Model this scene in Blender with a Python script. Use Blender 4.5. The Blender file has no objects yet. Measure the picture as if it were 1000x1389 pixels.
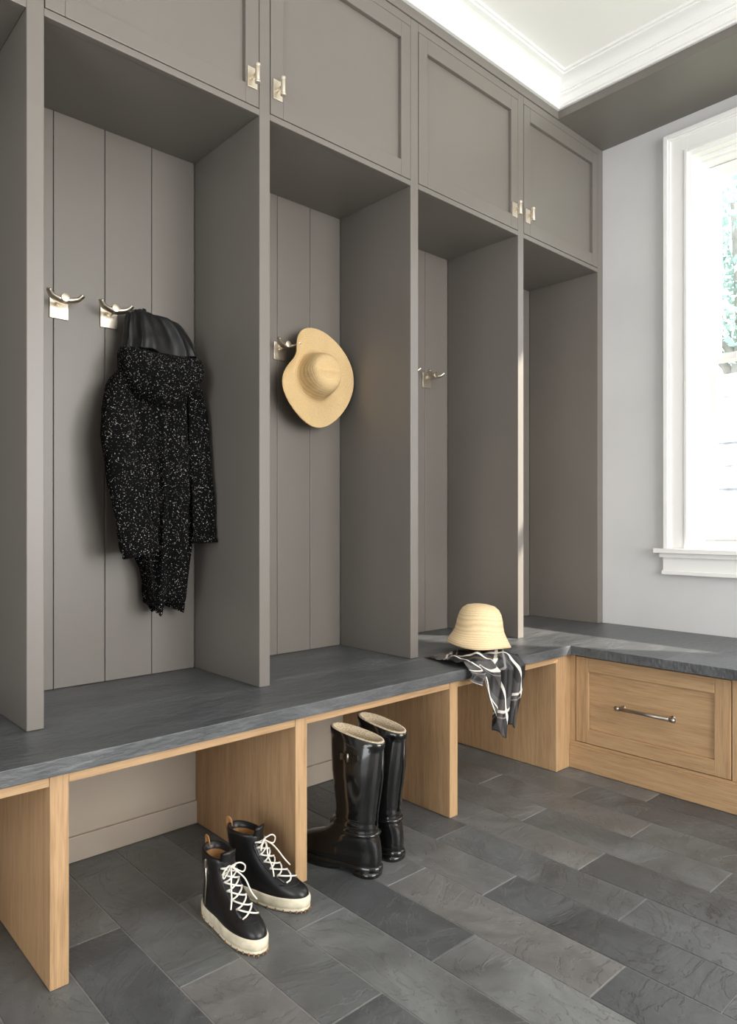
import bpy, bmesh, math, random
from mathutils import Vector, Matrix
random.seed(4)
S = bpy.context.scene
C = bpy.context.collection

# ---------------------------------------------------------------- materials
def newmat(name):
    m = bpy.data.materials.new(name); m.use_nodes = True
    nt = m.node_tree; b = nt.nodes['Principled BSDF']
    return m, nt, b
def N(nt, t, **kw):
    n = nt.nodes.new(t)
    for k, v in kw.items():
        if hasattr(n, k): setattr(n, k, v)
        else: n.inputs[k.replace('_', ' ')].default_value = v
    return n
def ramp(nt, stops):
    r = nt.nodes.new('ShaderNodeValToRGB')
    el = r.color_ramp.elements
    while len(el) < len(stops): el.new(0.5)
    for e, (p, c) in zip(el, stops):
        e.position = p; e.color = (*c, 1)
    return r
def coords(nt, scale=(1, 1, 1), rot=(0, 0, 0), kind='Object'):
    tc = nt.nodes.new('ShaderNodeTexCoord'); mp = nt.nodes.new('ShaderNodeMapping')
    mp.inputs['Scale'].default_value = scale; mp.inputs['Rotation'].default_value = rot
    nt.links.new(tc.outputs[kind], mp.inputs['Vector'])
    return mp.outputs['Vector']
def bump(nt, b, h, strength, dist=0.002):
    bp = nt.nodes.new('ShaderNodeBump')
    bp.inputs['Strength'].default_value = strength; bp.inputs['Distance'].default_value = dist
    nt.links.new(h, bp.inputs['Height']); nt.links.new(bp.outputs[0], b.inputs['Normal'])
    return bp

def paint(name, col, rough=0.5, var=0.04, bs=0.05):
    m, nt, b = newmat(name)
    v = coords(nt)
    n = N(nt, 'ShaderNodeTexNoise', Scale=3.0, Detail=3.0); nt.links.new(v, n.inputs['Vector'])
    r = ramp(nt, [(0.3, tuple(c*(1-var) for c in col)), (0.7, tuple(c*(1+var) for c in col))])
    nt.links.new(n.outputs['Fac'], r.inputs[0]); nt.links.new(r.outputs[0], b.inputs['Base Color'])
    b.inputs['Roughness'].default_value = rough
    n2 = N(nt, 'ShaderNodeTexNoise', Scale=350.0, Detail=2.0); nt.links.new(v, n2.inputs['Vector'])
    bump(nt, b, n2.outputs['Fac'], bs, 0.001)
    return m

M_taupe = paint('taupe_paint', (0.165, 0.149, 0.132), 0.38)
M_taupe_bounce = paint('taupe_paint_bounce', (0.38, 0.325, 0.265), 0.5)  # locker taupe made lighter and warmer: light bounced off the oak, painted in
M_wall = paint('wall_paint', (0.62, 0.62, 0.62), 0.7)
M_white = paint('white_trim_paint', (0.87, 0.87, 0.85), 0.4, 0.01)
M_ceil = paint('ceiling_paint', (0.91, 0.90, 0.875), 0.8, 0.01)

def wood(name, axis):
    m, nt, b = newmat(name)
    sc = {'Z': (1, 1, 0.04), 'Y': (1, 0.04, 1), 'X': (0.04, 1, 1)}[axis]
    v = coords(nt, sc)
    n = N(nt, 'ShaderNodeTexNoise', Scale=55.0, Detail=6.0, Roughness=0.65, Distortion=0.2)
    nt.links.new(v, n.inputs['Vector'])
    n2 = N(nt, 'ShaderNodeTexNoise', Scale=300.0, Detail=2.0); nt.links.new(v, n2.inputs['Vector'])
    mx = N(nt, 'ShaderNodeMix', data_type='FLOAT'); mx.inputs[0].default_value = 0.45
    nt.links.new(n.outputs['Fac'], mx.inputs[2]); nt.links.new(n2.outputs['Fac'], mx.inputs[3])
    r = ramp(nt, [(0.34, (0.35, 0.21, 0.105)), (0.5, (0.475, 0.302, 0.158)), (0.68, (0.555, 0.368, 0.202))])
    nt.links.new(mx.outputs[0], r.inputs[0]); nt.links.new(r.outputs[0], b.inputs['Base Color'])
    b.inputs['Roughness'].default_value = 0.5
    bump(nt, b, n2.outputs['Fac'], 0.12, 0.001)
    return m
M_oakZ = wood('oak_vertical', 'Z'); M_oakY = wood('oak_along_y', 'Y'); M_oakX = wood('oak_along_x', 'X')

def slate_counter():
    m, nt, b = newmat('slate_counter')
    v = coords(nt, (0.35, 1.6, 1), (0, 0, 0.5))
    n = N(nt, 'ShaderNodeTexNoise', Scale=7.0, Detail=9.0, Roughness=0.68, Distortion=0.8)
    nt.links.new(v, n.inputs['Vector'])
    r = ramp(nt, [(0.3, (0.054, 0.057, 0.060)), (0.52, (0.090, 0.095, 0.099)), (0.72, (0.150, 0.156, 0.160))])
    nt.links.new(n.outputs['Fac'], r.inputs[0]); nt.links.new(r.outputs[0], b.inputs['Base Color'])
    rr = ramp(nt, [(0.3, (0.30,)*3), (0.7, (0.44,)*3)])
    nt.links.new(n.outputs['Fac'], rr.inputs[0]); nt.links.new(rr.outputs[0], b.inputs['Roughness'])
    n3 = N(nt, 'ShaderNodeTexNoise', Scale=60.0, Detail=5.0); nt.links.new(v, n3.inputs['Vector'])
    ad = N(nt, 'ShaderNodeMath', operation='ADD'); nt.links.new(n.outputs['Fac'], ad.inputs[0]); nt.links.new(n3.outputs['Fac'], ad.inputs[1])
    bump(nt, b, ad.outputs[0], 0.55, 0.007)
    return m
M_counter = slate_counter()

def slate_tiles():
    m, nt, b = newmat('slate_tile')
    at = nt.nodes.new('ShaderNodeAttribute'); at.attribute_name = 'tile_rand'
    tc = nt.nodes.new('ShaderNodeTexCoord')
    mul = N(nt, 'ShaderNodeVectorMath', operation='MULTIPLY_ADD')
    nt.links.new(at.outputs['Vector'], mul.inputs[0]); mul.inputs[1].default_value = (30, 30, 30)
    nt.links.new(tc.outputs['Object'], mul.inputs[2])
    n = N(nt, 'ShaderNodeTexNoise', Scale=3.0, Detail=8.0, Roughness=0.62, Distortion=1.2)
    nt.links.new(mul.outputs[0], n.inputs['Vector'])
    sep = nt.nodes.new('ShaderNodeSeparateColor'); nt.links.new(at.outputs['Color'], sep.inputs[0])
    r1 = ramp(nt, [(0.0, (0.068, 0.072, 0.074)), (0.3, (0.103, 0.108, 0.109)), (0.7, (0.138, 0.142, 0.140)), (1.0, (0.158, 0.151, 0.145))])
    nt.links.new(sep.outputs[0], r1.inputs[0])
    r2 = ramp(nt, [(0.28, (0.60,)*3), (0.5, (1.0,)*3), (0.75, (1.55,)*3)])
    nt.links.new(n.outputs['Fac'], r2.inputs[0])
    mx = N(nt, 'ShaderNodeMix', data_type='RGBA', blend_type='MULTIPLY'); mx.inputs[0].default_value = 1
    nt.links.new(r1.outputs[0], mx.inputs[6]); nt.links.new(r2.outputs[0], mx.inputs[7])
    n2 = N(nt, 'ShaderNodeTexNoise', Scale=3.2, Detail=12.0, Roughness=0.62, Distortion=1.4)
    nt.links.new(mul.outputs[0], n2.inputs['Vector'])
    rc = ramp(nt, [(0.40, (0,)*3), (0.41, (0.30,)*3), (0.50, (0.40,)*3), (0.51, (0.68,)*3), (0.60, (0.78,)*3), (0.61, (1,)*3)])
    nt.links.new(n2.outputs['Fac'], rc.inputs[0])
    rl = ramp(nt, [(0.500, (0,)*3), (0.505, (1,)*3), (0.512, (0,)*3)])
    nt.links.new(n2.outputs['Fac'], rl.inputs[0])
    sc = N(nt, 'ShaderNodeMath', operation='MULTIPLY'); sc.inputs[1].default_value = 0.28
    nt.links.new(rl.outputs[0], sc.inputs[0])
    m3 = N(nt, 'ShaderNodeMix', data_type='RGBA'); m3.inputs[7].default_value = (0.30, 0.305, 0.295, 1)
    nt.links.new(sc.outputs[0], m3.inputs[0]); nt.links.new(mx.outputs[2], m3.inputs[6])
    nt.links.new(m3.outputs[2], b.inputs['Base Color'])
    rr = ramp(nt, [(0.3, (0.34,)*3), (0.7, (0.52,)*3)])
    nt.links.new(n.outputs['Fac'], rr.inputs[0]); nt.links.new(rr.outputs[0], b.inputs['Roughness'])
    n4 = N(nt, 'ShaderNodeTexNoise', Scale=30.0, Detail=6.0); nt.links.new(mul.outputs[0], n4.inputs['Vector'])
    ad = N(nt, 'ShaderNodeMath', operation='ADD'); nt.links.new(rc.outputs[0], ad.inputs[0]); nt.links.new(n.outputs['Fac'], ad.inputs[1])
    ad2 = N(nt, 'ShaderNodeMath', operation='MULTIPLY_ADD'); ad2.inputs[1].default_value = 0.35
    nt.links.new(n4.outputs['Fac'], ad2.inputs[0]); nt.links.new(ad.outputs[0], ad2.inputs[2])
    bump(nt, b, ad2.outputs[0], 0.9, 0.005)
    return m
M_tile = slate_tiles()
M_grout = paint('grout', (0.25, 0.245, 0.235), 0.9)

def metal(name, col, rough):
    m, nt, b = newmat(name)
    v = coords(nt, (1, 1, 8))
    n = N(nt, 'ShaderNodeTexNoise', Scale=300.0); nt.links.new(v, n.inputs['Vector'])
    b.inputs['Base Color'].default_value = (*col, 1); b.inputs['Metallic'].default_value = 1
    r = ramp(nt, [(0.3, (rough*0.8,)*3), (0.7, (rough*1.2,)*3)]); nt.links.new(n.outputs['Fac'], r.inputs[0])
    nt.links.new(r.outputs[0], b.inputs['Roughness'])
    return m
M_nickel = metal('satin_nickel', (0.78, 0.70, 0.58), 0.34)
M_pewter = metal('pewter', (0.42, 0.38, 0.34), 0.35)

def rubber(name, col, rough, coat=0.0):
    m, nt, b = newmat(name)
    v = coords(nt)
    n = N(nt, 'ShaderNodeTexNoise', Scale=40.0, Detail=3.0); nt.links.new(v, n.inputs['Vector'])
    r = ramp(nt, [(0.3, tuple(c*0.85 for c in col)), (0.7, tuple(c*1.15 for c in col))])
    nt.links.new(n.outputs['Fac'], r.inputs[0]); nt.links.new(r.outputs[0], b.inputs['Base Color'])
    b.inputs['Roughness'].default_value = rough
    b.inputs['Coat Weight'].default_value = coat; b.inputs['Coat Roughness'].default_value = 0.06
    bump(nt, b, n.outputs['Fac'], 0.15, 0.001)
    return m
M_rubber = rubber('black_gloss_rubber', (0.006, 0.006, 0.006), 0.14, 0.6)
M_leather = rubber('black_leather', (0.009, 0.009, 0.010), 0.36)
M_cream = rubber('cream_rubber', (0.74, 0.67, 0.51), 0.55)
M_lace = rubber('white_lace', (0.80, 0.76, 0.68), 0.8)
M_tan = rubber('tan_leather', (0.32, 0.16, 0.06), 0.5)
M_satin = rubber('black_satin', (0.005, 0.005, 0.0055), 0.55)

def knit_lining():
    m, nt, b = newmat('boot_lining')
    v = coords(nt, (1, 1, 1))
    n = N(nt, 'ShaderNodeTexVoronoi', Scale=260.0); nt.links.new(v, n.inputs['Vector'])
    r = ramp(nt, [(0.1, (0.66, 0.56, 0.41)), (0.7, (0.42, 0.33, 0.22))])
    nt.links.new(n.outputs['Distance'], r.inputs[0]); nt.links.new(r.outputs[0], b.inputs['Base Color'])
    b.inputs['Roughness'].default_value = 0.9
    return m
M_lining = knit_lining()

def tweed():
    m, nt, b = newmat('speckled_tweed')
    v = coords(nt)
    fac = None
    for scale, th, dd in ((300.0, 0.92, 0.33), (480.0, 0.90, 0.36)):
        vo = N(nt, 'ShaderNodeTexVoronoi', Scale=scale); nt.links.new(v, vo.inputs['Vector'])
        lt = N(nt, 'ShaderNodeMath', operation='LESS_THAN'); lt.inputs[1].default_value = dd
        nt.links.new(vo.outputs['Distance'], lt.inputs[0])
        sp = nt.nodes.new('ShaderNodeSeparateColor'); nt.links.new(vo.outputs['Color'], sp.inputs[0])
        gt = N(nt, 'ShaderNodeMath', operation='GREATER_THAN'); gt.inputs[1].default_value = th
        nt.links.new(sp.outputs[0], gt.inputs[0])
        mu = N(nt, 'ShaderNodeMath', operation='MULTIPLY'); nt.links.new(lt.outputs[0], mu.inputs[0]); nt.links.new(gt.outputs[0], mu.inputs[1])
        m2 = N(nt, 'ShaderNodeMath', operation='MULTIPLY'); nt.links.new(mu.outputs[0], m2.inputs[0]); nt.links.new(sp.outputs[1], m2.inputs[1])
        if fac is None: fac = m2.outputs[0]
        else:
            mm = N(nt, 'ShaderNodeMath', operation='MAXIMUM'); nt.links.new(fac, mm.inputs[0]); nt.links.new(m2.outputs[0], mm.inputs[1]); fac = mm.outputs[0]
    mx = N(nt, 'ShaderNodeMix', data_type='RGBA')
    mx.inputs[6].default_value = (0.003, 0.003, 0.0033, 1); mx.inputs[7].default_value = (0.95, 0.90, 0.82, 1)
    nt.links.new(fac, mx.inputs[0]); nt.links.new(mx.outputs[2], b.inputs['Base Color'])
    b.inputs['Roughness'].default_value = 0.95; b.inputs['Specular IOR Level'].default_value = 0.10
    n = N(nt, 'ShaderNodeTexNoise', Scale=240.0, Detail=4.0); nt.links.new(v, n.inputs['Vector'])
    bump(nt, b, n.outputs['Fac'], 0.7, 0.003)
    return m
M_tweed = tweed()

def straw(name, col):
    m, nt, b = newmat(name)
    v = coords(nt)
    w = N(nt, 'ShaderNodeTexWave', Scale=75.0, Distortion=0.6, Detail=1.0); w.wave_type = 'RINGS'; w.rings_direction = 'Z'
    nt.links.new(v, w.inputs['Vector'])
    n = N(nt, 'ShaderNodeTexNoise', Scale=260.0, Detail=3.0); nt.links.new(v, n.inputs['Vector'])
    ad = N(nt, 'ShaderNodeMath', operation='MULTIPLY_ADD'); ad.inputs[1].default_value = 0.45
    nt.links.new(w.outputs['Fac'], ad.inputs[0]); nt.links.new(n.outputs['Fac'], ad.inputs[2])
    r = ramp(nt, [(0.35, tuple(c*0.74 for c in col)), (0.95, col)])
    nt.links.new(ad.outputs[0], r.inputs[0]); nt.links.new(r.outputs[0], b.inputs['Base Color'])
    b.inputs['Roughness'].default_value = 0.75
    bump(nt, b, ad.outputs[0], 0.5, 0.0015)
    return m
M_straw = straw('straw_natural', (0.70, 0.50, 0.255))
M_straw2 = straw('straw_cream', (0.84, 0.63, 0.37))

def scarf_mat():
    m, nt, b = newmat('silk_scarf_print')
    tc = nt.nodes.new('ShaderNodeTexCoord'); sx = nt.nodes.new('ShaderNodeSeparateXYZ')
    mp = nt.nodes.new('ShaderNodeMapping'); mp.inputs['Rotation'].default_value = (0, 0, 0.35)
    nt.links.new(tc.outputs['UV'], mp.inputs[0]); nt.links.new(mp.outputs[0], sx.inputs[0])
    def stripes(ax, fr, stops):
        mu = N(nt, 'ShaderNodeMath', operation='MULTIPLY'); mu.inputs[1].default_value = fr
        nt.links.new(sx.outputs[ax], mu.inputs[0])
        f = N(nt, 'ShaderNodeMath', operation='FRACT'); nt.links.new(mu.outputs[0], f.inputs[0])
        r = ramp(nt, stops); r.color_ramp.interpolation = 'CONSTANT'
        nt.links.new(f.outputs[0], r.inputs[0]); return r.outputs[0]
    A = stripes(0, 2.1, [(0, (0.008,)*3), (0.38, (0.055, 0.048, 0.045)), (0.62, (0.008,)*3), (0.80, (0.80, 0.76, 0.70)), (0.87, (0.008,)*3)])
    B = stripes(1, 1.7, [(0, (0.0,)*3), (0.30, (0.05, 0.045, 0.042)), (0.52, (0.62, 0.58, 0.53)), (0.58, (0.0,)*3), (0.66, (0.20, 0.18, 0.17)), (0.69, (0.0,)*3)])
    mx = N(nt, 'ShaderNodeMix', data_type='RGBA', blend_type='LIGHTEN'); mx.inputs[0].default_value = 1
    nt.links.new(A, mx.inputs[6]); nt.links.new(B, mx.inputs[7])
    nt.links.new(mx.outputs[2], b.inputs['Base Color'])
    b.inputs['Roughness'].default_value = 0.5
    return m
M_scarf = scarf_mat()

def glass():
    m = bpy.data.materials.new('window_glass'); m.use_nodes = True
    nt = m.node_tree; nt.nodes.clear()
    o = nt.nodes.new('ShaderNodeOutputMaterial'); t = nt.nodes.new('ShaderNodeBsdfTransparent')
    g = nt.nodes.new('ShaderNodeBsdfGlossy'); g.inputs['Roughness'].default_value = 0.02
    mx = nt.nodes.new('ShaderNodeMixShader'); mx.inputs[0].default_value = 0.03
    nt.links.new(t.outputs[0], mx.inputs[1]); nt.links.new(g.outputs[0], mx.inputs[2])
    nt.links.new(mx.outputs[0], o.inputs[0])
    return m
M_glass = glass()
def leafy(name, a, c2, sc):
    m, nt, b = newmat(name)
    v = coords(nt); n = N(nt, 'ShaderNodeTexNoise', Scale=sc, Detail=5.0); nt.links.new(v, n.inputs['Vector'])
    r = ramp(nt, [(0.35, a), (0.65, c2)]); nt.links.new(n.outputs['Fac'], r.inputs[0]); nt.links.new(r.outputs[0], b.inputs['Base Color'])
    b.inputs['Roughness'].default_value = 0.7
    return m
M_leaf = leafy('tree_leaves', (0.28, 0.40, 0.36), (0.52, 0.66, 0.62), 3.0)
M_bark = leafy('bark', (0.30, 0.28, 0.26), (0.40, 0.38, 0.35), 6.0)
M_stone = leafy('pale_garden_stone', (0.46, 0.455, 0.51), (0.72, 0.71, 0.76), 14.0)

# ---------------------------------------------------------------- mesh builder
class MB:
    def __init__(s, name): s.name = name; s.bm = bmesh.new(); s.mats = []; s.uv = None
    def mi(s, m):
        if m not in s.mats: s.mats.append(m)
        return s.mats.index(m)
    def box(s, x0, x1, y0, y1, z0, z1, m):
        i = s.mi(m)
        v = [s.bm.verts.new(p) for p in [(x0,y0,z0),(x1,y0,z0),(x1,y1,z0),(x0,y1,z0),(x0,y0,z1),(x1,y0,z1),(x1,y1,z1),(x0,y1,z1)]]
        for q in ((3,2,1,0),(4,5,6,7),(0,1,5,4),(1,2,6,5),(2,3,7,6),(3,0,4,7)):
            f = s.bm.faces.new([v[k] for k in q]); f.material_index = i
    def prism(s, pts, z0, z1, m):
        i = s.mi(m)
        a = [s.bm.verts.new((x, y, z0)) for x, y in pts]; b = [s.bm.verts.new((x, y, z1)) for x, y in pts]
        n = len(pts)
        for fv in [a[::-1], b] + [[a[k], a[(k+1) % n], b[(k+1) % n], b[k]] for k in range(n)]:
            f = s.bm.faces.new(fv); f.material_index = i
    def loft(s, rings, m, closed=True, cap0=True, cap1=True, smooth=True, mfun=None):
        i = s.mi(m)
        V = [[s.bm.verts.new(p) for p in r] for r in rings]
        n = len(rings[0])
        for a in range(len(V)-1):
            for k in range(n if closed else n-1):
                k2 = (k+1) % n
                f = s.bm.faces.new([V[a][k], V[a][k2], V[a+1][k2], V[a+1][k]])
                f.smooth = smooth; f.material_index = i if mfun is None else s.mi(mfun(a, k))
        if closed and cap0: f = s.bm.faces.new(V[0][::-1]); f.material_index = i; f.smooth = smooth
        if closed and cap1: f = s.bm.faces.new(V[-1]); f.material_index = i; f.smooth = smooth
        return V
    def tube(s, path, rad, m, n=12, flat=1.0, caps=True):
        P = [Vector(p) for p in path]
        if not isinstance(rad, (list, tuple)): rad = [rad]*len(P)
        rings = []; up = None
        for k, p in enumerate(P):
            t = (P[min(k+1, len(P)-1)] - P[max(k-1, 0)]).normalized()
            if up is None:
                up = Vector((0, 0, 1)) if abs(t.z) < 0.8 else Vector((0, 1, 0))
            a = t.cross(up).normalized(); b = a.cross(t).normalized(); up = b
            rings.append([p + a*math.cos(2*math.pi*j/n)*rad[k] + b*math.sin(2*math.pi*j/n)*rad[k]*flat for j in range(n)])
        s.loft(rings, m, cap0=caps, cap1=caps)
    def done(s, bevel=0, loc=None, rot=None, subsurf=0, recalc=True, solid=0, scale=None, parent=None):
        if recalc: bmesh.ops.recalc_face_normals(s.bm, faces=s.bm.faces)
        me = bpy.data.meshes.new(s.name); s.bm.to_mesh(me); s.bm.free()
        for m in s.mats: me.materials.append(m)
        o = bpy.data.objects.new(s.name, me); C.objects.link(o)
        if loc: o.location = loc
        if rot: o.rotation_euler = rot
        if scale: o.scale = scale
        if parent: o.parent = parent
        if solid:
            md = o.modifiers.new('s', 'SOLIDIFY'); md.thickness = solid; md.offset = 0
        if bevel:
            md = o.modifiers.new('b', 'BEVEL'); md.width = bevel; md.segments = 2; md.limit_method = 'ANGLE'; md.angle_limit = math.radians(50)
        if subsurf:
            md = o.modifiers.new('ss', 'SUBSURF'); md.levels = subsurf; md.render_levels = subsurf
        return o

def catmull(pts, n=8):
    P = [Vector(p) for p in pts]; out = []
    for i in range(len(P)-1):
        p0 = P[max(i-1, 0)]; p1 = P[i]; p2 = P[i+1]; p3 = P[min(i+2, len(P)-1)]
        for k in range(n):
            t = k/n
            out.append(0.5*((2*p1)+(p2-p0)*t+(2*p0-5*p1+4*p2-p3)*t*t+(3*p1-p0-3*p2+p3)*t**3))
    out.append(P[-1]); return out

# ---------------------------------------------------------------- layout constants
YF = 1.775     # locker face plane
YB = 2.17      # locker back surface
XW = 3.2       # window wall
XL = -2.2; YR = -2.2
TOP = 0.5; ZO = 2.218; ZT = 2.815; ZC = 2.985
SOF = 2.80

# ---------------------------------------------------------------- floor
def make_floor():
    b = MB('floor'); i = b.mi(M_grout)
    b.box(XL, XW, YR, 2.2, -0.05, -0.0020, M_grout)
    col = b.bm.loops.layers.float_color.new('tile_rand')
    ti = b.mi(M_tile)
    W = 0.155; L = 0.61; g = 0.0013; bev = 0.0014
    k0 = -23
    for kk in range(k0, 14):
        x = 1.34 + W*kk
        y = 1.078 - L*6 + (L/2 if kk % 2 == 0 else 0) + random.choice((0, 0, 0.0, 0.1))
        while y < 2.2:
            x0, x1 = max(x+g, XL), min(x+W-g, XW); y0, y1 = max(y+g, YR), min(y+L-g, 2.2)
            if x1 > x0+0.01 and y1 > y0+0.01:
                r = (random.random(), random.random(), random.random(), 1)
                dz = random.uniform(-0.0006, 0.0)
                o = [(x0,y0),(x1,y0),(x1,y1),(x0,y1)]
                inn = [(x0+bev,y0+bev),(x1-bev,y0+bev),(x1-bev,y1-bev),(x0+bev,y1-bev)]
                a = [b.bm.verts.new((p[0], p[1], -0.003)) for p in o]
                c = [b.bm.verts.new((p[0], p[1], -0.0012+dz)) for p in o]
                d = [b.bm.verts.new((p[0], p[1], dz)) for p in inn]
                fs = [b.bm.faces.new(d)]
                for k in range(4):
                    k2 = (k+1) % 4
                    fs.append(b.bm.faces.new([a[k], a[k2], c[k2], c[k]])); fs.append(b.bm.faces.new([c[k], c[k2], d[k2], d[k]]))
                for f in fs:
                    f.material_index = ti
                    for l in f.loops: l[col] = r
            y += L
    b.done()
make_floor()

# ---------------------------------------------------------------- shell
b = MB('wall_left'); b.box(XL, XW+0.15, 2.2, 2.3, 0, ZC+0.02, M_wall); b.done()
WY0, WY1, WZ0, WZ1 = 0.15, 1.355, 0.87, 2.655
b = MB('wall_far')
b.box(XW, XW+0.15, WY1, 2.2, 0, ZC, M_wall); b.box(XW, XW+0.15, YR, WY0, 0, ZC, M_wall)
b.box(XW, XW+0.15, WY0, WY1, 0, WZ0, M_wall); b.box(XW, XW+0.15, WY0, WY1, WZ1, ZC, M_wall); b.done()
RX0, RX1 = 0.2, 2.75
b = MB('wall_right')
b.box(XL, RX0, YR-0.15, YR, 0, ZC, M_wall); b.box(RX1, XW+0.15, YR-0.15, YR, 0, ZC, M_wall)
b.box(RX0, RX1, YR-0.15, YR, 0, 0.5, M_wall); b.box(RX0, RX1, YR-0.15, YR, 2.75, ZC, M_wall); b.done()
b = MB('wall_back')
b.box(XL-0.15, XL, YR, -1.2, 0, ZC, M_wall); b.box(XL-0.15, XL, 0.7, 2.2, 0, ZC, M_wall)
b.box(XL-0.15, XL, -1.2, 0.7, 2.3, ZC, M_wall); b.done()
b = MB('ceiling'); b.box(XL-0.15, XW+0.15, YR-0.15, 2.3, ZC, ZC+0.1, M_ceil)
b.done()

b = MB('wall_bulkhead')
b.prism([(XL, YF), (SOF, YF), (SOF, YR), (XW, YR), (XW, 2.2), (XL, 2.2)], 2.866, ZC, M_white); b.done()
b = MB('soffit_beam')
b.prism([(XL, YF-0.004), (SOF-0.004, YF-0.004), (SOF-0.004, YR), (XW, YR), (XW, 2.2), (XL, 2.2)], 2.828, 2.864, M_taupe); b.done(bevel=0.0015)

prof = [(0,2.8645),(0.016,2.8645),(0.020,2.871),(0.016,2.878),(0.014,2.882),(0.014,2.912),(0.024,2.916),(0.028,2.922),(0.024,2.928),(0.028,2.930)]
for k in range(7):
    a = k/6*math.pi/2
    prof.append((0.028+0.042*(1-math.cos(a)), 2.932+0.034*math.sin(a)))
prof += [(0.078,2.967),(0.078,2.974),(0.088,2.975),(0.088,2.9849),(0,2.9849)]
b = MB('trim_1')
rings = [[(XL, YF-o, z) for o, z in prof], [(SOF-o, YF-o, z) for o, z in prof], [(SOF-o, YR, z) for o, z in prof]]
b.loft(rings, M_white, smooth=False)
b.done()

# ---------------------------------------------------------------- window
def make_window():
    b = MB('window_1')
    def frame(x0, x1, y0, y1, z0, z1, w, m=M_white, wb=None, wt=None):
        wb = w if wb is None else wb; wt = w if wt is None else wt
        b.box(x0, x1, y0, y0+w, z0, z1, m); b.box(x0, x1, y1-w, y1, z0, z1, m)
        b.box(x0, x1, y0+w, y1-w, z0, z0+wb, m); b.box(x0, x1, y0+w, y1-w, z1-wt, z1, m)
    def casing(x0, yo, zo, w, x1=XW-0.0005):
        ys, ye, zt = WY0-yo, WY1+yo, WZ1+zo
        b.box(x0, x1, ys, ys+w, 0.875, zt, M_white); b.box(x0, x1, ye-w, ye, 0.875, zt, M_white)
        b.box(x0, x1, ys+w, ye-w, zt-w, zt, M_white)
    casing(XW-0.018, 0.100, 0.100, 0.102)
    casing(XW-0.034, 0.103, 0.103, 0.020, XW-0.017)
    casing(XW-0.026, 0.083, 0.083, 0.010, XW-0.017)
    casing(XW-0.024, 0.012, 0.012, 0.014, XW-0.017)
    frame(XW-0.01, XW+0.149, WY0, WY1, WZ0+0.005, WZ1, 0.018)
    frame(XW+0.03, XW+0.149, WY0+0.018, WY1-0.018, WZ0+0.02, WZ1-0.018, 0.022)
    frame(XW+0.045, XW+0.149, WY0+0.04, WY1-0.04, WZ0+0.03, WZ1-0.04, 0.012)
    y0, y1 = WY0+0.052, WY1-0.052
    zm = 1.728
    frame(XW+0.055, XW+0.090, y0, y1, 0.90, zm+0.014, 0.042, wb=0.060, wt=0.028)
    frame(XW+0.094, XW+0.128, y0, y1, zm-0.014, 2.60, 0.042, wb=0.028, wt=0.055)
    b.box(XW+0.070, XW+0.074, y0+0.04, y1-0.04, 0.95, zm, M_glass)
    b.box(XW+0.109, XW+0.113, y0+0.04, y1-0.04, zm, 2.56, M_glass)
    b.box(XW-0.055, XW+0.04, WY0-0.140, WY1+0.140, 0.855, 0.876, M_white)
    b.box(XW-0.020, XW-0.0005, WY0-0.110, WY1+0.110, 0.755, 0.855, M_white)
    b.box(XW-0.036, XW-0.0005, WY0-0.120, WY1+0.120, 0.835, 0.855, M_white)
    b.box(XW-0.028, XW-0.0005, WY0-0.113, WY1+0.113, 0.757, 0.775, M_white)
    b.done(bevel=0.003)
make_window()
b = MB('window_2')
for a in (RX0, (RX0+RX1)/2-0.03, RX1-0.06): b.box(a, a+0.06, YR-0.11, YR-0.03, 0.5, 2.75, M_white)
b.box(RX0, RX1, YR-0.11, YR-0.03, 0.5, 0.56, M_white); b.box(RX0, RX1, YR-0.11, YR-0.03, 2.69, 2.75, M_white); b.done(bevel=0.003)

# ---------------------------------------------------------------- lockers
DIV = [(-2.095, -2.055), (-1.44, -1.40), (-0.784, -0.744), (-0.128, -0.088), (0.528, 0.568), (1.184, 1.222), (1.836, 1.876), (2.493, 2.533), (3.150, 3.199)]
def make_lockers():
    b = MB('mudroom_locker_cabinet')
    m = M_taupe
    for a, c in DIV: b.box(a, c, YF, YB, TOP+0.0005, ZT+0.012, m)
    for k in range(len(DIV)-1):
        x0, x1 = DIV[k][1], DIV[k+1][0]
        b.box(x0, x1, YF+0.003, YB, ZO+0.001, ZO+0.02, m)
        b.box(x0, x1, YF, YF+0.02, ZO, ZO+0.019, m)
        b.box(x0, x1, YF, YF+0.02, ZT-0.02, ZT+0.012, m)
        b.box(x0, x1, YB+0.008, YB+0.02, TOP+0.001, ZT, m)
        x = x1
        while x > x0+0.01:
            xa = max(x-0.1545, x0)
            b.box(xa+0.0008, x-0.0008, YB, YB+0.009, TOP+0.001, ZO+0.01, m)
            x = xa
        g = 0.0022
        d0, d1, z0, z1 = x0+g, x1-g, ZO+0.019+g, ZT-0.02-g
        w = 0.047; wr = 0.058
        yf, yb = YF-0.001, YF+0.021
        b.box(d0, d0+w, yf, yb, z0, z1, m); b.box(d1-w, d1, yf, yb, z0, z1, m)
        b.box(d0+w, d1-w, yf, yb, z0, z0+wr, m); b.box(d0+w, d1-w, yf, yb, z1-wr, z1, m)
        b.box(d0+w, d1-w, yf+0.014, yb-0.001, z0+wr, z1-wr, m)
    return b.done(bevel=0.0016)
LOCK = make_lockers()

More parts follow.
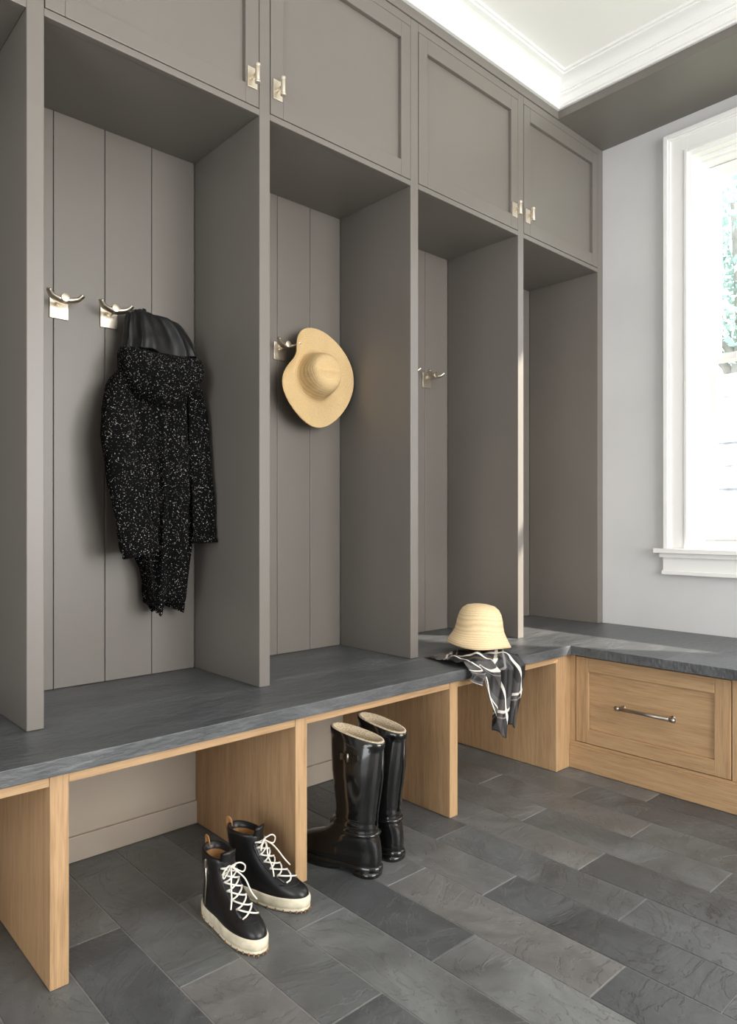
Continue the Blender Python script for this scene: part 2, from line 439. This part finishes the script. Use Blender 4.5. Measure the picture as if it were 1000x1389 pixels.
# ---------------------------------------------------------------- bench
def make_bench():
    b = MB('slate_topped_bench')
    FY = 1.53; RX = 2.505
    b.prism([(XL+0.001, FY), (RX, FY), (RX, YR+0.001), (XW-0.001, YR+0.001), (XW-0.001, YB+0.02), (XL+0.001, YB+0.02)], TOP-0.036, TOP, M_counter)
    PY = 1.555; zt = TOP-0.0365
    panels = [(-2.07, -2.03), (-1.42, -1.38), (-0.775, -0.735), (-0.135, -0.095), (0.509, 0.549), (1.155, 1.195), (1.798, 1.838)]
    for a, c in panels: b.box(a, c, PY, 2.11, 0.001, zt, M_oakZ)
    b.box(2.441, 2.545, PY, 2.11, 0.001, zt, M_oakZ)
    xs = panels + [(2.441, 2.545)]
    for k in range(len(xs)-1):
        b.box(xs[k][1], xs[k+1][0], PY+0.002, PY+0.022, zt-0.028, zt, M_oakX)
        b.box(xs[k][1], xs[k+1][0], PY+0.022, 2.11, zt-0.012, zt, M_oakX)
    RF = 2.543
    b.box(RF+0.02, XW-0.001, YR+0.001, PY, 0.001, zt, M_oakY)
    b.box(RF-0.008, RF+0.02, YR+0.001, PY, 0.001, 0.098, M_oakY)
    b.box(RF, RF+0.02, YR+0.001, PY, 0.098, 0.110, M_oakY)
    b.box(RF, RF+0.02, YR+0.001, PY, zt-0.006, zt, M_oakY)
    y1 = 1.528
    while y1 > YR+0.7:
        b.box(RF, RF+0.02, y1+0.003, y1+0.027, 0.11, zt-0.006, M_oakZ)
        y0 = y1-0.594
        z0, z1 = 0.113, zt-0.009; w = 0.055
        xf, xb = RF-0.002, RF+0.0205
        b.box(xf, xb, y0, y0+w, z0, z1, M_oakZ); b.box(xf, xb, y1-w, y1, z0, z1, M_oakZ)
        b.box(xf, xb, y0+w, y1-w, z0, z0+w, M_oakY); b.box(xf, xb, y0+w, y1-w, z1-w, z1, M_oakY)
        b.box(xf+0.010, xb, y0+w, y1-w, z0+w, z1-w, M_oakY)
        y1 = y0-0.030
    b.box(XL+0.001, 2.441, 2.11, 2.13, 0.001, zt, M_taupe_bounce)
    for k in range(len(xs)-1):
        b.box(xs[k][1], xs[k+1][0], 2.098, 2.11, 0.001, 0.075, M_taupe_bounce)
    return b.done(bevel=0.0018)
BENCH = make_bench()

def pull(yc, i):
    b = MB('drawer_pull_%d' % i); x = 2.543+0.010-0.002
    L = 0.115
    b.tube([(x-0.035, yc-L, 0.283), (x-0.035, yc+L, 0.283)], 0.0065, M_pewter, 16)
    for s in (-1, 1):
        b.tube([(x, yc+s*0.095, 0.283), (x-0.035, yc+s*0.095, 0.283)], 0.005, M_pewter, 12)
        b.tube([(x-0.035, yc+s*(L-0.018), 0.283), (x-0.035, yc+s*L*1.005, 0.283)], 0.0085, M_pewter, 16)
        b.tube([(x, yc+s*0.095, 0.283), (x-0.004, yc+s*0.095, 0.283)], 0.008, M_pewter, 16)
    b.done(parent=BENCH)
pull(1.231, 1); pull(0.607, 2)

def knob(x, i, z=2.318):
    b = MB('knob_%d' % i); y = YF-0.001
    b.box(x-0.017, x+0.017, y-0.004, y, z-0.030, z+0.030, M_nickel)
    b.tube([(x, y-0.003, z), (x, y-0.03, z)], 0.006, M_nickel, 14)
    b.tube([(x, y-0.03, z-0.026), (x, y-0.03, z+0.026)], 0.0072, M_nickel, 16)
    b.tube([(x, y-0.03, z-0.028), (x, y-0.03, z-0.020)], 0.0085, M_nickel, 16)
    b.tube([(x, y-0.03, z+0.020), (x, y-0.03, z+0.028)], 0.0085, M_nickel, 16)
    b.done(bevel=0.001, parent=LOCK)
for i, x in enumerate((-0.155, -0.060, 1.157, 1.249, 2.466, 2.560)): knob(x, i+1)

def hook(x, z=1.648):
    b = MB('coat_hook')
    b.box(-0.027, 0.027, -0.005, 0, -0.045, 0.022, M_nickel)
    b.tube([(0, -0.004, 0), (0, -0.045, 0.004)], [0.0095, 0.0085], M_nickel, 16)
    b.tube([(0, -0.043, 0.004), (0, -0.060, 0.006)], 0.0125, M_nickel, 18)
    pts = catmull([(-0.050, -0.066, 0.020), (-0.038, -0.055, 0.007), (-0.018, -0.047, 0.001), (0, -0.045, -0.001), (0.018, -0.047, 0.001), (0.038, -0.055, 0.007), (0.050, -0.066, 0.020)], 5)
    n = len(pts)
    b.tube(pts, [0.0075+0.006*math.sin(math.pi*i/(n-1)) for i in range(n)], M_nickel, 12, flat=0.6)
    b.done(bevel=0.001, loc=(x, YB-0.0005, z))
for x in (0.735, 0.886, 1.536, 2.19, 2.345, -0.55, -0.4): hook(x)

# ---------------------------------------------------------------- coat
def make_coat():
    b = MB('hooded_tweed_coat')
    def ring(z, xl, xr, hd, ph, amp, n=96, yoff=0.0, zf=None, ex=0.8, fr=(5, 9, 14)):
        xc, hw = (xl+xr)/2, (xr-xl)/2; yc = 2.155-hd-yoff
        out = []
        for k in range(n):
            a = 2*math.pi*k/n
            f = amp*(math.sin(fr[0]*a+ph)+0.6*math.sin(fr[1]*a-1.7*ph+1)+0.4*math.sin(fr[2]*a+2.3*ph))
            c, s_ = math.cos(a), math.sin(a)
            x = xc+(hw+f*0.4)*math.copysign(abs(c)**ex, c); y = yc+(hd+f*(1 if s_ < 0 else 0.2))*math.copysign(abs(s_)**ex, s_)
            zz = z if zf is None else z+zf(x)
            out.append((x, min(y, 2.163), zz))
        return out
    def interp(tab, n):
        P = catmull([Vector((t[0], t[1], t[2])) for t in tab], n); Q = catmull([Vector((t[3], 0, 0)) for t in tab], n)
        return [(p.x, p.y, p.z, q.x) for p, q in zip(P, Q)]
    body = [(1.515,0.94,1.10,0.035),(1.47,0.89,1.14,0.05),(1.40,0.875,1.14,0.056),(1.25,0.875,1.142,0.058),(1.08,0.885,1.145,0.060),(0.92,0.93,1.135,0.056),(0.82,0.962,1.126,0.048),(0.735,0.980,1.112,0.040)]
    rs = []
    T = interp(body, 7)
    for i, (z, l, r, hd) in enumerate(T):
        t = i/(len(T)-1)
        zf = (lambda x, t=t: -0.034*t**4*math.cos((x-1.01)*62)+0.012*t**6*math.sin(x*140)) 
        rs.append(ring(z, l, r, hd, 0.8+t*0.5, 0.004+0.012*t, zf=zf))
    b.loft(rs, M_tweed)
    def sleeve(path, rr, fl, seed):
        P = catmull(path, 7); R = [v.x for v in catmull([(r, 0, 0) for r in rr], 7)]
        rings = []
        for i, (p, r) in enumerate(zip(P, R)):
            t = (P[min(i+1, len(P)-1)]-P[max(i-1, 0)]).normalized()
            a = t.cross(Vector((0, 1, 0))).normalized(); c = a.cross(t).normalized()
            ring_ = []
            for k in range(36):
                an = 2*math.pi*k/36
                f = 1+0.09*math.sin(3*an+seed+i*0.12)+0.05*math.sin(i*0.7+seed+an)
                q = p+a*math.cos(an)*r*f+c*math.sin(an)*r*fl*f
                q.y = min(q.y, 2.163); ring_.append(q)
            rings.append(ring_)
        last = rings[-1]; cen = sum(last, Vector())/len(last)
        rings.append([cen+(q-cen)*0.92 for q in last])
        rings.append([cen+(q-cen)*0.85+Vector((0, 0, 0.03)) for q in last])
        b.loft(rings, M_tweed)
    sleeve([(0.935,2.085,1.475),(0.888,2.075,1.40),(0.862,2.055,1.27),(0.880,2.035,1.10),(0.926,2.02,0.895)], [0.038,0.050,0.056,0.057,0.061], 0.75, 0.3)
    sleeve([(1.100,2.085,1.475),(1.130,2.07,1.38),(1.138,2.055,1.20),(1.147,2.045,1.05),(1.148,2.04,0.925)], [0.033,0.039,0.041,0.041,0.043], 0.9, 2.1)
    hood = [(1.545,0.905,1.138,0.045),(1.522,0.884,1.156,0.068),(1.47,0.870,1.156,0.090),(1.425,0.876,1.130,0.094),(1.39,0.895,1.085,0.090),(1.362,0.935,1.035,0.074)]
    b.loft([ring(z, l, r, hd, 2.0+i*0.12, 0.0035, zf=(lambda x: -0.008*math.cos((x-1.01)*22)), ex=0.9) for i, (z, l, r, hd) in enumerate(interp(hood, 5))], M_tweed)
    b.tube(catmull([(0.895,2.025,1.49),(0.925,1.985,1.445),(0.985,1.965,1.420),(1.05,1.975,1.445),(1.115,2.02,1.50)], 6), 0.007, M_tweed, 8)
    lin = [(1.515,0.886,1.150,0.058),(1.545,0.892,1.142,0.058),(1.59,0.900,1.122,0.052),(1.63,0.911,1.094,0.044),(1.650,0.922,1.066,0.036),(1.659,0.942,1.040,0.024)]
    b.loft([ring(z, l, r, hd, 1.0+i*0.04, 0.0075, yoff=0.012, zf=(lambda x: 0.008*math.sin((x-0.9)*34)), ex=0.7, fr=(6, 13, 21)) for i, (z, l, r, hd) in enumerate(interp(lin, 5))], M_satin)
    rs = []
    for i in range(12):
        t = i/11; z = 1.36-0.66*t
        rs.append([(1.0+0.010*math.sin(t*4)+dx, 2.060-0.030*(1-t)-0.02*t-dy, z) for dx, dy in ((-0.014,0),(-0.009,0.014),(0.0,0.018),(0.010,0.012),(0.014,0))])
    b.loft(rs, M_tweed)
    o = b.done(subsurf=1)
    tex = bpy.data.textures.new('folds', 'CLOUDS'); tex.noise_scale = 0.10
    md = o.modifiers.new('d', 'DISPLACE'); md.texture = tex; md.strength = 0.018; md.mid_level = 0.75
    return o
make_coat()

# ---------------------------------------------------------------- hats
def make_sun_hat():
    b = MB('straw_sun_hat'); n = 96; rings = []
    prof = [(0.004,0.098),(0.02,0.099),(0.04,0.099),(0.055,0.094),(0.066,0.082),(0.074,0.06),(0.080,0.035),(0.085,0.012),(0.092,0.002),(0.105,-0.002),(0.125,-0.004),(0.145,-0.005),(0.165,-0.004),(0.181,0.0),(0.183,0.001)]
    for r, h in prof:
        ring = []
        for k in range(n):
            a = 2*math.pi*k/n
            t = max(0, (r-0.092)/0.09)
            da = (a-math.radians(152)+math.pi) % (2*math.pi)-math.pi
            notch = math.exp(-(da/0.55)**2)
            rr = r*(1-0.30*t*notch)
            hh = h + t*(0.014*math.sin(2*a+0.5)+0.010*math.sin(3*a+2)) + 0.045*t*notch
            if r < 0.075:
                hh -= 0.020*math.exp(-((rr*math.sin(a)-0.012)/0.018)**2)*(1 if r < 0.045 else 0.4)
            x = rr*math.cos(a)*0.93; y = rr*math.sin(a)*(1.04)
            ring.append((x, y, hh))
        rings.append(ring)
    b.loft(rings, M_straw, cap0=True, cap1=False)
    return b.done(recalc=True, solid=0.003, loc=(1.648, 2.095, 1.545), rot=(math.radians(86), math.radians(0), math.radians(-4)))
make_sun_hat()

def make_bucket_hat():
    b = MB('straw_bucket_hat'); n = 80; rings = []
    prof = [(0.004,0.148),(0.03,0.147),(0.052,0.142),(0.068,0.130),(0.078,0.112),(0.084,0.09),(0.088,0.066),(0.092,0.05),(0.100,0.034),(0.111,0.016),(0.121,0.0),(0.119,-0.001)]
    for r, h in prof:
        ring = []
        for k in range(n):
            a = 2*math.pi*k/n; t = max(0, (r-0.09)/0.03)
            ring.append((r*math.cos(a)*(1+0.02*math.sin(2*a)), r*math.sin(a), h+t*0.004*math.sin(3*a+1)))
        rings.append(ring)
    b.loft(rings, M_straw2, cap0=True, cap1=False)
    b.done(solid=0.003, loc=(2.100, 1.675, 0.538), rot=(math.radians(3), math.radians(2), 0.3))
make_bucket_hat()

# ---------------------------------------------------------------- scarf
def make_scarf():
    b = MB('silk_scarf'); nx, ns = 100, 90
    uvl = b.bm.loops.layers.uv.new('UVMap')
    rings = []; X0, XR = 1.838, 0.292
    def hang(t):
        if t < 0.25: return 0.036+0.02*math.sin(t*12)
        u = (t-0.25)/0.75
        return 0.045+0.200*min(1, u*3.6)*(1-0.28*max(0, u-0.55))+0.014*math.sin(u*15)
    for j in range(nx):
        t = j/(nx-1); x = X0+XR*t; row = []; L = hang(t); xs = x*1.15
        for i in range(ns):
            s_ = i/(ns-1)
            if s_ < 0.42:
                q = s_/0.42
                y = 1.75-0.225*q
                z = TOP+0.005+(0.009*(1+math.sin(xs*46+q*5))+0.005*(1+math.sin(xs*95-q*9)))*min(1, 0.25+q)*(1-0.4*max(0, q-0.8)/0.2)
                if q > 0.5: z += 0.010*(1+math.sin(q*22+x*30))*(q-0.5)
                xx = x+0.01*math.sin(q*6)+(2.0-x)*0.25*(1-q)
                if q < 0.1: z = z*q/0.1+(TOP+0.004)*(1-q/0.1)
                row.append((xx, y, z))
            else:
                q = (s_-0.42)/0.58; d = q*L
                edge = min(1, d/0.02)
                z = TOP+0.010*(1-edge)+0.004-d+0.008*(1-edge)
                y = 1.525-0.012*edge-0.014*(1+math.sin(xs*70+1.0+q*1.5))*edge-0.007*(1+math.sin(xs*131+q*3))*edge
                conv = 0.32*min(1, d/0.25)
                xc = 1.985
                xx = x+(xc-x)*conv+0.008*math.sin(q*5)*edge
                row.append((xx, y, z))
        rings.append(row)
    V = [[b.bm.verts.new(p) for p in r] for r in rings]; i0 = b.mi(M_scarf)
    for j in range(nx-1):
        for i in range(ns-1):
            f = b.bm.faces.new([V[j][i], V[j+1][i], V[j+1][i+1], V[j][i+1]]); f.smooth = True
            for l, (a, c) in zip(f.loops, ((j,i),(j+1,i),(j+1,i+1),(j,i+1))): l[uvl].uv = (a/(nx-1)*1.4, c/(ns-1)*1.6)
    b.done(solid=0.0015)
make_scarf()

# ---------------------------------------------------------------- footwear
def tabf(tab, z):
    if z <= tab[0][0]: return tab[0][1:]
    for a, c in zip(tab, tab[1:]):
        if z <= c[0]:
            t = (z-a[0])/(c[0]-a[0]); return tuple(p+(q-p)*t for p, q in zip(a[1:], c[1:]))
    return tab[-1][1:]
def foot_ring(z, bk, fr, w, n=48, grow=0.0, waist=0.0, zf=None):
    xc, a = (bk+fr)/2, (fr-bk)/2+grow; out = []
    for k in range(n):
        an = 2*math.pi*k/n; c, s_ = math.cos(an), math.sin(an)
        x = xc+a*math.copysign(abs(c)**0.85, c); u = (x-bk)/(fr-bk+1e-6)
        y = (w+grow)*math.copysign(abs(s_)**0.85, s_)*(1-waist*math.exp(-((u-0.38)/0.17)**2))*(1-waist*0.5*(1-u))
        out.append((x, y, z+(zf(x) if zf else 0)))
    return out

def make_boot(loc, ang):
    b = MB('rain_boot')
    tab = [(0.018,0.004,0.272,0.043),(0.035,0.0,0.280,0.047),(0.055,-0.001,0.278,0.047),(0.068,0.0,0.266,0.046),(0.078,0.001,0.245,0.045),(0.088,0.003,0.215,0.044),(0.10,0.006,0.186,0.043),(0.12,0.011,0.160,0.041),(0.145,0.014,0.146,0.041),(0.18,0.010,0.142,0.043),(0.22,0.004,0.147,0.047),(0.28,-0.004,0.155,0.050),(0.34,-0.007,0.160,0.044),(0.395,-0.009,0.163,0.034)]
    zs = [0.018,0.025,0.035,0.045,0.055,0.062,0.068,0.073,0.078,0.083,0.088,0.094,0.10,0.106,0.112,0.12,0.126,0.132,0.138,0.145,0.152,0.16,0.17,0.18,0.19,0.205,0.22,0.24,0.26,0.28,0.31,0.34,0.36,0.372]
    def w_at(z): return 0.35 if z < 0.07 else max(0, 0.35-(z-0.07)*8)
    slope = lambda z: (lambda x: 0.17*(x-0.075)*max(0, (z-0.2)/0.2))
    rings = []
    for z in zs:
        bk, fr, w = tabf(tab, z)
        wr = 0.0018*math.sin(z*330) if 0.10 < z < 0.20 else 0
        rings.append(foot_ring(z, bk, fr, w, grow=wr, waist=w_at(z)*0.5, zf=slope(z)))
    bk, fr, w = tabf(tab, 0.39)
    for z, g in ((0.3725,0.0025),(0.390,0.0025),(0.391,0.0)): rings.append(foot_ring(z, bk, fr, w, grow=g, zf=slope(z)))
    nb = len(rings)
    for z, g in ((0.3945,-0.001),(0.3945,-0.006),(0.37,-0.0065),(0.30,-0.008),(0.22,-0.012),(0.16,-0.016)):
        bk, fr, w = tabf(tab, min(z, 0.38)); rings.append(foot_ring(z, bk, fr, w, grow=g, zf=slope(z)))
    b.loft(rings, M_rubber, cap1=True, mfun=lambda a, k: M_lining if a >= nb-1 else M_rubber)
    b.loft([foot_ring(z, -0.002, 0.284, 0.049, grow=g, waist=0.18) for z, g in ((0.012,0.0),(0.018,0.002),(0.027,0.002),(0.030,-0.002))], M_rubber)
    b.loft([foot_ring(z, 0.0, 0.085, 0.040, grow=g) for z, g in ((0.0005,-0.001),(0.014,0.001))], M_rubber)
    b.loft([foot_ring(z, 0.115, 0.28, 0.046, grow=g) for z, g in ((0.0005,-0.002),(0.014,0.0))], M_rubber)
    b.loft([foot_ring(z, 0.008, 0.15, 0.042, grow=g) for z, g in ((0.112,0.0),(0.115,0.003),(0.119,0.003),(0.122,0.0))], M_rubber)
    b.tube([(-0.008, 0, 0.37), (-0.006, 0, 0.28), (0.002, 0, 0.22), (0.009, 0, 0.18), (0.012, 0, 0.14)], 0.0025, M_rubber, 8)
    for s in (1, -1):
        b.box(0.050, 0.105, s*0.044-0.003, s*0.044+0.004, 0.325, 0.343, M_rubber)
        b.box(0.068, 0.088, s*0.046-0.004, s*0.046+0.004, 0.318, 0.350, M_rubber)
        b.tube([(0.078, s*0.050, 0.322), (0.078, s*0.050, 0.346)], 0.003, M_pewter, 8)
    b.done(loc=loc, rot=(0, 0, ang))
make_boot((1.362, 1.435, 0), math.radians(106))
make_boot((1.474, 1.460, 0), math.radians(98))

def make_sneaker(loc, ang, mir=1):
    b = MB('high_top_sneaker')
    tab = [(0.034,0.006,0.262,0.045),(0.045,0.003,0.266,0.046),(0.058,0.003,0.260,0.045),(0.068,0.004,0.245,0.043),(0.078,0.006,0.222,0.041),(0.09,0.009,0.192,0.039),(0.105,0.012,0.165,0.037),(0.125,0.014,0.140,0.036),(0.15,0.012,0.122,0.0365),(0.175,0.008,0.114,0.038),(0.20,0.006,0.112,0.039)]
    zs = [0.034,0.04,0.045,0.052,0.058,0.063,0.068,0.073,0.078,0.084,0.09,0.097,0.105,0.115,0.125,0.137,0.15,0.162,0.175,0.186,0.194]
    sl = lambda z: (lambda x: -0.10*(x-0.05)*max(0, (z-0.14)/0.06))
    wf = lambda z: max(0, 0.14-(z-0.04)*1.6)
    rings = [foot_ring(z, *tabf(tab, z), waist=wf(z), zf=sl(z)) for z in zs]
    nb = len(rings)
    bk, fr, w = tabf(tab, 0.195)
    for z, g in ((0.199,-0.002),(0.199,-0.007),(0.18,-0.008),(0.13,-0.010),(0.09,-0.014)):
        bk, fr, w = tabf(tab, z if z < 0.19 else 0.195); rings.append(foot_ring(z, bk, min(fr, 0.14), w, grow=g, zf=sl(max(z, 0.14))))
    b.loft(rings, M_leather, mfun=lambda a, k: M_tan if a >= nb+2 else M_leather)
    sr = []
    for z, g in ((0.0005,-0.004),(0.004,0.0),(0.009,0.001),(0.011,-0.001),(0.013,0.001),(0.022,0.002),(0.036,0.002),(0.041,0.0),(0.041,-0.004)):
        sr.append(foot_ring(z, -0.001, 0.268, 0.0475, grow=g, waist=0.14, zf=lambda x: 0.004*max(0, (x-0.2)/0.07)))
    b.loft(sr, M_cream)
    outer = foot_ring(0.006, -0.001, 0.268, 0.0475, n=64, grow=0.0008, waist=0.14)
    for q in outer[::2]:
        b.box(q[0]-0.0014, q[0]+0.0014, q[1]-0.0014, q[1]+0.0014, 0.003, 0.010, M_tan)
    def surf(z, y, off=0.002):
        bk, fr, w = tabf(tab, z); xc, a = (bk+fr)/2, (fr-bk)/2
        c = max(0.0, 1-(abs(y)/w)**2.35)**(1/2.35)
        return Vector((xc+a*c+off, y, z+sl(z)(xc+a*c)+off*0.6))
    rr = []
    for i in range(7):
        t = i/6; z = 0.17+0.045*t
        rr.append([(0.108+0.010*t+dx, y, z) for y, dx in ((-0.024,-0.008),(-0.012,0.0),(0,0.002),(0.012,0.0),(0.024,-0.008),(0.012,-0.010),(0,-0.008),(-0.012,-0.010))])
    b.loft(rr, M_leather)
    lv = [0.078,0.090,0.104,0.120,0.138,0.157,0.174]
    rnd = random.Random(int(loc[0]*1000))
    for s in (1, -1):
        b.tube([surf(z, s*0.024, 0.0012) for z in lv], 0.004, M_leather, 8, flat=0.6)
        for z in lv: 
            p = surf(z, s*0.022, 0.004); b.tube([p-Vector((0.002,0,0)), p+Vector((0.002,0,0))], 0.0032, M_nickel, 10)
    for i, z in enumerate(lv):
        ys = [-0.023+0.046*k/6 for k in range(7)]
        if i < len(lv)-1:
            z2 = lv[i+1]; j1, j2 = rnd.uniform(-0.002, 0.002), rnd.uniform(-0.002, 0.002)
            b.tube([surf(z+(z2-z)*k/6+j1*math.sin(k*math.pi/6), ys[k], 0.005) for k in range(7)], 0.0023, M_lace, 8)
            b.tube([surf(z+(z2-z)*k/6+j2*math.sin(k*math.pi/6), -ys[k], 0.0065) for k in range(7)], 0.0023, M_lace, 8)
        else:
            b.tube([surf(z, y, 0.005) for y in ys], 0.0023, M_lace, 8)
    p = surf(0.176, 0, 0.009)
    for s in (1, -1):
        b.tube(catmull([p, p+Vector((0.014, s*0.018, 0.010)), p+Vector((0.016, s*0.034, -0.004)), p+Vector((0.012, s*0.028, -0.020)), p], 6), 0.0021, M_lace, 8)
        b.tube(catmull([p, p+Vector((0.018, s*0.010, -0.012)), p+Vector((0.026, s*0.022+0.006, -0.035)), p+Vector((0.050, s*0.030, -0.060)), p+Vector((0.062, s*0.040, -0.080))], 6), 0.0021, M_lace, 8)
    b.tube(catmull([(0.004,0,0.165),(-0.004,0,0.195),(-0.002,0,0.215),(0.008,0,0.212),(0.012,0,0.19)], 5), 0.006, M_tan, 8, flat=0.3)
    b.tube([( 0.055, mir*0.0385, 0.052), (0.06, mir*0.0375, 0.12), (0.06, mir*0.0395, 0.185)], 0.0022, M_nickel, 8)
    b.box(0.057, 0.063, mir*0.041-0.002, mir*0.041+0.002, 0.160, 0.182, M_nickel)
    b.tube([surf(0.072, -0.034+0.068*k/8, 0.0) for k in range(9)], 0.0012, M_leather, 6)
    b.done(loc=loc, rot=(0, 0, ang), scale=(0.98, 0.90, 0.87))
make_sneaker((0.918, 1.618, 0), math.radians(-91), -1)
make_sneaker((1.018, 1.680, 0), math.radians(-71), 1)

# ---------------------------------------------------------------- outdoors
b = MB('garden_ground'); b.box(XW+0.16, 30, -20, 20, -0.6, -0.4, leafy('lawn', (0.10, 0.16, 0.07), (0.2, 0.28, 0.12), 5.0)); b.done()
def make_gwall():
    b = MB('stone_garden_wall'); random.seed(9)
    z = -0.4; r = 0
    while z < 2.6:
        y = -3-0.2*(r % 2)
        while y < 7:
            w = random.uniform(0.35, 0.6)
            b.box(8.0+random.uniform(-0.03, 0.03), 8.3, y, y+w-0.015, z, z+0.235, M_stone); y += w
        z += 0.25; r += 1
    b.box(8.03, 8.28, -3.2, 7.2, -0.4, 2.6, M_stone)
    b.done(bevel=0.01)
make_gwall()
def make_tree():
    b = MB('garden_tree'); random.seed(5)
    b.tube([(10.5, 3.9, -0.4), (10.4, 3.8, 2.0), (10.5, 3.6, 4.2)], [0.22, 0.16, 0.10], M_bark, 10)
    for s in range(5):
        b.tube([(10.45, 3.7, 2.6+s*0.3), (10.5+random.uniform(-1, 1), 3.6+random.uniform(-1.6, 1.6), 4.2+s*0.3)], [0.07, 0.03], M_bark, 8)
    i = b.mi(M_leaf)
    for k in range(7500):
        d = Vector((random.gauss(0, 1), random.gauss(0, 1), random.gauss(0, 1))).normalized()*random.random()**0.4
        p = Vector((10.4+d.x*1.6, 3.7+d.y*2.6, 4.75+d.z*1.6))
        a = Vector((random.gauss(0, 1), random.gauss(0, 1), random.gauss(0, 1))).normalized(); c = a.orthogonal().normalized(); L = random.uniform(0.08, 0.16)
        f = b.bm.faces.new([b.bm.verts.new(q) for q in (p, p+a*L*0.5+c*L*0.3, p+a*L, p+a*L*0.5-c*L*0.3)]); f.material_index = i
    b.done(recalc=False)
make_tree()

# ---------------------------------------------------------------- light
w = bpy.data.worlds.new('World'); S.world = w; w.use_nodes = True
bg = w.node_tree.nodes['Background']; bg.inputs[0].default_value = (0.90, 0.95, 1.0, 1); bg.inputs[1].default_value = 3.9
def area(name, loc, direction, sx, sy, e, col):
    l = bpy.data.lights.new(name, 'AREA'); l.shape = 'RECTANGLE'; l.size = sx; l.size_y = sy; l.energy = e; l.color = col
    o = bpy.data.objects.new(name, l); C.objects.link(o); o.location = loc
    o.rotation_euler = Vector(direction).to_track_quat('-Z', 'Y').to_euler(); return o
area('window_daylight_right', ((RX0+RX1)/2, YR-0.2, 1.62), (-0.12, 1, 0.10), 2.45, 2.15, 128, (1.0, 0.955, 0.895))
area('doorway_daylight_back', (XL-0.2, -0.25, 1.15), (1, 0, 0), 1.8, 2.2, 24, (1.0, 0.93, 0.85))
sun = bpy.data.lights.new('sun', 'SUN'); sun.energy = 13.0; sun.angle = math.radians(1.5); sun.color = (1.0, 0.91, 0.78)
so = bpy.data.objects.new('sun', sun); C.objects.link(so); so.location = (8, -6, 6)
so.rotation_euler = Vector((-0.5, 0.75, -0.52)).to_track_quat('-Z', 'Y').to_euler()

# ---------------------------------------------------------------- camera
cam = bpy.data.cameras.new('camera'); co = bpy.data.objects.new('camera', cam); C.objects.link(co)
cam.sensor_fit = 'HORIZONTAL'; cam.sensor_width = 36; cam.lens = 36*0.953
cam.shift_y = 0.0125; cam.clip_start = 0.05
co.location = (0, 0, 1.0); co.rotation_euler = (math.radians(90), 0, math.radians(-42.53))
S.camera = co
S.view_settings.view_transform = 'Standard'
